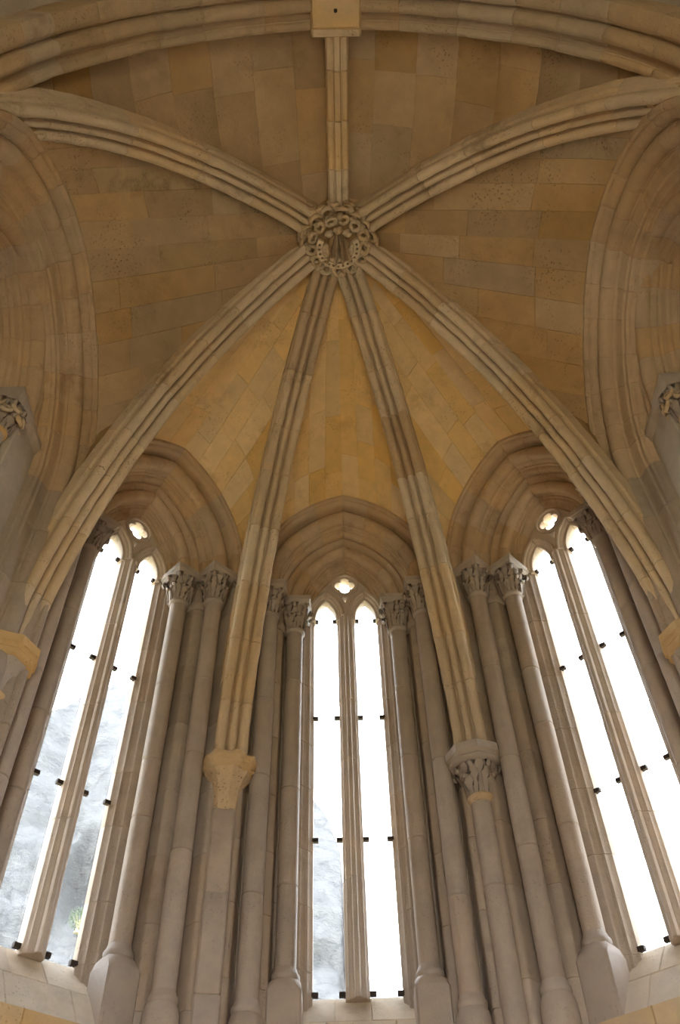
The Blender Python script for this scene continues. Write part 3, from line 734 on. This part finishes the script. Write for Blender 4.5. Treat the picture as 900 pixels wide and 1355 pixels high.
def window_colonnette(az, s, inner, label):
    u, d = (0.685, 3.715) if inner else (1.0, 3.395); r = 0.105 if inner else 0.108
    p = octp(az, s*u, d, 0); x, y = p.x, p.y
    zb = 3.16 if inner else 2.78
    E_ = empty('colonnette', (x, y, -ZO), label=label, cat='colonnette', group='slender colonnettes beside the windows')
    if inner:    # tall chamfered block plinth
        V, F = loft([sqring(x, y, 0.165, -ZO, az, 0.02), sqring(x, y, 0.165, zb-0.12, az, 0.02), sqring(x, y, 0.155, zb-0.05, az, 0.06), sqring(x, y, 0.12, zb, az, 0.07)])
        mk('plinth', V, F, 'shaft', E_)
    else:
        V, F = lathe(x, y, [(0.165, -ZO), (0.165, zb-0.17), (0.160, zb-0.10), (0.145, zb-0.04), (0.12, zb)], 16); mk('plinth', V, F, 'shaft', E_)
    V, F = lathe(x, y, [(0.12, zb-0.02), (0.138, zb+0.01), (0.138, zb+0.04), (0.12, zb+0.065), (0.112, zb+0.09), (0.10, zb+0.12)], 20); mk('base_ring', V, F, 'shaft', E_)
    drums(E_, x, y, r, zb+0.08, 7.44, 4)
    V, F = lathe(x, y, [(r, 7.42), (r+0.022, 7.437), (r+0.028, 7.455), (r+0.022, 7.475), (r, 7.49)], 20); mk('neck_ring', V, F, 'shaft', E_)
    V, F = loft([[Vector((x+rr_*cos(2*pi*k/16), y+rr_*sin(2*pi*k/16), z)) for k in range(16)] for rr_, z in ((0.10, 7.47), (0.105, 7.58), (0.125, 7.72), (0.16, 7.82), (0.178, 7.865))])
    cap = mk('capital', V, F, 'shaft', E_)
    rot0 = -radians(az)+pi/8
    for k in range(8):
        place_shared('leaf', LEAF_LO, cap, (x, y, 7.485), (0, 0, rot0+k*pi/4), (1, 1, random.uniform(0.9, 1.08)))
        place_shared('leaf', LEAF_HI, cap, (x, y, 7.475), (0, 0, rot0+pi/8+k*pi/4), (1.0 if k % 2 else 1.12, 1, random.uniform(0.96, 1.04)))
    V, F = loft([sqring(x, y, h, z, az) for h, z in ((0.165, 7.845), (0.185, 7.865), (0.195, 7.885), (0.198, 7.895), (0.212, 7.905), (0.215, SPR))])
    mk('abacus', V, F, 'shaft', E_)
WN = {-45: 'hill-view window', 0: 'middle window', 45: 'sky-view window'}
SIDE = {(-45, 1): 'beside the square pier', (-45, -1): 'away from the square pier', (0, -1): 'toward the square pier', (0, 1): 'toward the round shaft with leafy capital',
        (45, -1): 'beside the round shaft with leafy capital', (45, 1): 'away from the leafy round shaft'}
for az in (-45, 0, 45):
    for s in (-1, 1):
        for inner in (True, False):
            window_colonnette(az, s, inner, '%s colonnette of the %s, %s' % ('inner pale stone' if inner else 'outer pale stone', WN[az], SIDE[(az, s)]))

# ---- rib supports
def octring(cx, cy, R, z, rot): return [Vector((cx+R*cos(rot+2*pi*k/8+pi/8), cy+R*sin(rot+2*pi*k/8+pi/8), z)) for k in range(8)]
def rib_support(az, rr_, label, kind, name='rib_shaft'):
    p = rad3(az, rr_, 0); x, y = p.x, p.y; rot = pi/2-radians(az)
    E_ = empty(name, (x, y, -ZO), label=label, cat='wall shaft', group='shafts and capitals that carry the vault ribs')
    if kind == 'square':
        def sq(h, z, hy=None): return sqring(x, y, h, z, 0.0 if hy is None else hy, 0.018)
        cuts = [-ZO, 0.2, 1.4, 2.18, 2.86, 3.75, 4.62]
        for i, (a, b) in enumerate(zip(cuts[:-1], cuts[1:])):
            h = 0.118+(0.006 if i == 2 else 0) - (0.004 if i > 3 else 0)
            V, F = loft([sq(h-0.008, a, az*0.5), sq(h, a+0.012, az*0.5), sq(h, b-0.012, az*0.5), sq(h-0.008, b, az*0.5)]); mk('pier_block', V, F, 'ochre' if i == 4 and False else 'shaft', E_)
        # broken corbel capital: worn octagonal bell, crumbled ochre rim
        def worn_ring(R, z, wob, sd):
            ring = []
            for k in range(32):
                a = 2*pi*k/32; v = Vector((cos(a), sin(a), z*1.5+sd))
                oc = cos(pi/8)/cos(((a-rot) % (pi/4))-pi/8)
                q = R*oc*(1+0.6*wob*noise.noise(v*1.7+Vector((3, 0, 0)))+0.9*wob*noise.noise(v*5.5))
                ring.append(Vector((x+q*cos(a), y+q*sin(a), z+0.10*wob*noise.noise(v*3.0))))
            return ring
        V, F = loft([worn_ring(R, z, w_, 0) for R, z, w_ in ((0.13, 4.60, 0.02), (0.14, 4.72, 0.03), (0.16, 4.84, 0.05), (0.20, 4.95, 0.08), (0.25, 5.03, 0.10), (0.262, 5.07, 0.10))])
        cap = mk('capital', V, F, 'rib', E_, angle=28)
        V, F = loft([worn_ring(R, z, w_, 7) for R, z, w_ in ((0.24, 5.035, 0.10), (0.285, 5.06, 0.16), (0.305, 5.085, 0.20), (0.275, 5.11, 0.16), (0.30, 5.145, 0.22), (0.30, 5.20, 0.26), (0.25, 5.235, 0.2), (0.19, 5.26, 0.1))])
        mk('broken_abacus', V, F, 'ochre', E_, angle=28)
        return E_
    V, F = lathe(x, y, [(0.19, -ZO), (0.19, 2.1), (0.17, 2.2), (0.14, 2.28), (0.15, 2.32), (0.14, 2.37), (0.118, 2.42)], 20); mk('plinth', V, F, 'shaft', E_)
    drums(E_, x, y, 0.115, 2.38, 4.66, 2)
    V, F = lathe(x, y, [(0.115, 4.64), (0.14, 4.66), (0.147, 4.685), (0.14, 4.71), (0.118, 4.735)], 24); mk('neck_ring', V, F, 'ochre', E_)
    V, F = loft([octring(x, y, R, z, rot) for R, z in ((0.12, 4.70), (0.125, 4.78), (0.15, 4.90), (0.20, 5.01), (0.255, 5.075))])
    cap = mk('capital', V, F, 'shaft', E_)
    if kind == 'leafy':
        for k in range(8):
            place_shared('leaf', LEAF_HI, cap, (x, y, 4.715), (0, 0, rot+k*pi/4), (1.15, 1.1, 0.86))
            if k % 2: place_shared('leaf', LEAF_LO, cap, (x, y, 4.72), (0, 0, rot+pi/8+k*pi/4), (1.2, 1.2, 0.9))
    ab = [(0.24, 5.045), (0.285, 5.07), (0.295, 5.09), (0.275, 5.115), (0.285, 5.135), (0.315, 5.15), (0.318, 5.235), (0.30, 5.25)]
    V, F = loft([octring(x, y, R, z, rot) for R, z in ab]); mk('abacus', V, F, 'ochre' if kind != 'leafy' else 'shaft', E_)
    return E_
rib_support(-22.5, 3.50, 'square patched pier with a broken ochre corbel capital', 'square')
rib_support(22.5, 3.50, 'round shaft with a leafy capital between middle and sky-view windows', 'leafy')
rib_support(-67.5, 3.50, 'round shaft with a plain octagonal capital beside the hill-view window', 'plain')
rib_support(67.5, 3.50, 'round shaft with a plain octagonal capital beside the sky-view window', 'plain')
rib_support(-REAR, 4.33, 'round shaft under the transverse arch on the hill-view side', 'plain')
rib_support(REAR, 4.33, 'round shaft under the transverse arch on the sky-view side', 'plain')

# ---- the colonnettes with pierced capitals in the blind side arches
SLEAF = leaf_mesh('leaf', 'shaft', 0.10, 0.15, 0.40, 0.10, 0.06, 0.45)
def side_colonnette(sx, s, label):
    x, y = sx*3.62, SB_Y+s*0.90
    E_ = empty('colonnette', (x, y, -ZO), label=label, cat='colonnette', group='colonnettes of the blind side arches')
    V, F = lathe(x, y, [(0.14, -ZO), (0.14, 2.6), (0.13, 2.7), (0.11, 2.76)], 16); mk('plinth', V, F, 'shaft', E_)
    drums(E_, x, y, 0.092, 2.72, 7.22, 4)
    V, F = lathe(x, y, [(0.09, 7.20), (0.118, 7.215), (0.122, 7.24), (0.09, 7.265)], 18); mk('neck_ring', V, F, 'ochre', E_)
    V, F = loft([[Vector((x+r*cos(2*pi*k/14), y+r*sin(2*pi*k/14), z)) for k in range(14)] for r, z in ((0.088, 7.24), (0.09, 7.38), (0.11, 7.52), (0.15, 7.62), (0.17, 7.67))])
    cap = mk('capital', V, F, 'shaft', E_)
    for k in range(8):
        place_shared('leaf', SLEAF, cap, (x, y, 7.255), (0, 0, k*pi/4), (1, 1, 1.0))
        place_shared('leaf', LEAF_LO, cap, (x, y, 7.26), (0, 0, pi/8+k*pi/4), (1, 1, 1.0))
    for k in range(12):
        a = 2*pi*k/12
        e = Matrix.Rotation(a+pi/2, 4, 'Z') @ Matrix.Rotation(radians(70), 4, 'X')
        o = place_shared('foliage_loop', loop, cap, (x+0.185*cos(a), y+0.185*sin(a), 7.46+0.09*(k % 2)), e.to_euler(), 0.75)
    V, F = loft([sqring(x, y, h, z, 0) for h, z in ((0.165, 7.655), (0.185, 7.675), (0.195, 7.72), (0.205, 7.735), (0.205, 7.805))]); mk('abacus', V, F, 'shaft', E_)
for sx, nm in ((-1, 'hill-view'), (1, 'sky-view')):
    side_colonnette(sx, 1, 'colonnette with pierced leaf capital in the blind arch adjoining the %s window' % nm)
    side_colonnette(sx, -1, 'colonnette of the blind arch close to the transverse arch, %s side' % nm)

# ================================================================== OUTSIDE
def skyline(az):
    pts = [(-60, 20), (-45, 27), (-30, 33), (-23, 34.2), (-20.5, 35.7), (-18.5, 36.9), (-17, 36.4), (-12, 35.0), (-6, 33), (-1.9, 30.6), (-0.9, 29.5), (-0.1, 27.5), (0.15, 24), (0.35, 19), (0.8, 14), (2.0, 8), (4, 2), (6, 0.5)]
    for (a, e), (b, f) in zip(pts[:-1], pts[1:]):
        if a <= az <= b: return e+(f-e)*(az-a)/(b-a)
    return 0.5
def hill():
    azs = [-60+0.5*i for i in range(74)]+[-23+0.16*i for i in range(1, 181)]
    azs = sorted(set(round(a, 3) for a in azs)); azs = [a for a in azs if a <= 6]
    nv = 90; V = []; F = []
    O = Vector((-0.12, -4.75, 0))
    for a in azs:
        el = radians(skyline(a)); ra = radians(a)
        base = 46+6*noise.noise(Vector((a*0.1, 0, 3)))
        H = base*math.tan(el)/(1-0.42*math.tan(el))
        for j in range(nv):
            v = j/(nv-1); z = -8+(H+8)*v
            xx = a*0.85; n1 = noise.fractal(Vector((xx*0.12, z*0.12, 1.0)), 1.0, 2.0, 4); n2 = noise.fractal(Vector((xx*0.5+9, z*0.5, 5.0)), 0.8, 2.1, 5)
            strata = 0.5*abs(((z*0.33+a*0.12+0.4*n1) % 1.0)-0.5)
            cv = 1.0*max(0, 1-((a+17.6)/1.6)**2-((z-27)/4.0)**2)
            d = base+0.42*max(z, 0)+(1.5*n1+0.7*n2+1.0*strata)*min(1, 2.5*(1-v)+0.15)+cv*2.5
            zz = z*(1 if v < 1 else 1+0.01*n2)
            V.append((O.x+d*sin(ra), O.y+d*cos(ra), zz))
        # rounded back of the crest
        for k in (1, 2):
            d = base+0.42*H+k*14; V.append((O.x+d*sin(ra), O.y+d*cos(ra), H-k*k*7.0))
    m = nv+2
    for i in range(len(azs)-1):
        for j in range(m-1):
            F.append((i*m+j, (i+1)*m+j, (i+1)*m+j+1, i*m+j+1))
    o = mk('hillside', V, F, 'rock', None, angle=180)
    tag(o, 'pale grey rocky hillside seen through the window glass', 'hill')
hill()
g = [(-160, -160), (160, -160), (160, 160), (-160, 160)]
V, F = loft([[Vector((x, y, -ZO-1.0)) for x, y in g], [Vector((x, y, -ZO-0.22)) for x, y in g]])
tag(mk('ground', V, F, 'grass'), kind='structure')
def shrub(x, y, z, R, label):
    E_ = empty('shrub', (x, y, z), label=label, cat='shrub')
    st = []
    for k in range(7):
        a = k*0.9; t = Vector((cos(a)*0.5, sin(a)*0.5, 0.9))*R; b0 = Vector((x, y, z)); 
        st.append(loft([[b0+t*f+Vector((cos(q)*w_, sin(q)*w_, 0)) for q in (0, 2.1, 4.2)] for f, w_ in ((-0.4, 0.06), (0.5, 0.04), (1.0, 0.015))]))
    V, F = join(st); mk('stem', V, F, 'grass', E_)
    lv = []
    for k in range(420):
        d = Vector((random.gauss(0, 1), random.gauss(0, 1), random.gauss(0, 0.8))).normalized()*R*random.uniform(0.4, 1.0)
        c = Vector((x, y, z+R*0.7))+d; a = Vector((random.gauss(0, 1), random.gauss(0, 1), random.gauss(0, 1))).normalized(); b = a.orthogonal().normalized(); s_ = 0.10*R
        lv.append(([c-a*s_, c+b*s_*0.45, c+a*s_, c-b*s_*0.45], [(0, 1, 2, 3)]))
    V, F = join(lv); fo = mk('foliage', V, F, 'leafgreen', E_); fo['kind'] = 'stuff'
def on_hill(az, el, back=0.0):
    a = radians(az); base = 46+6*noise.noise(Vector((az*0.1, 0, 3))); t = math.tan(radians(el))
    z = base*t/(1-0.42*t); d = base+0.42*z; return (-0.12+d*sin(a), -4.75+d*cos(a), z-0.4)
shrub(*on_hill(-17.25, 23.0), 0.8, 'small green shrub low on the rocky hillside')
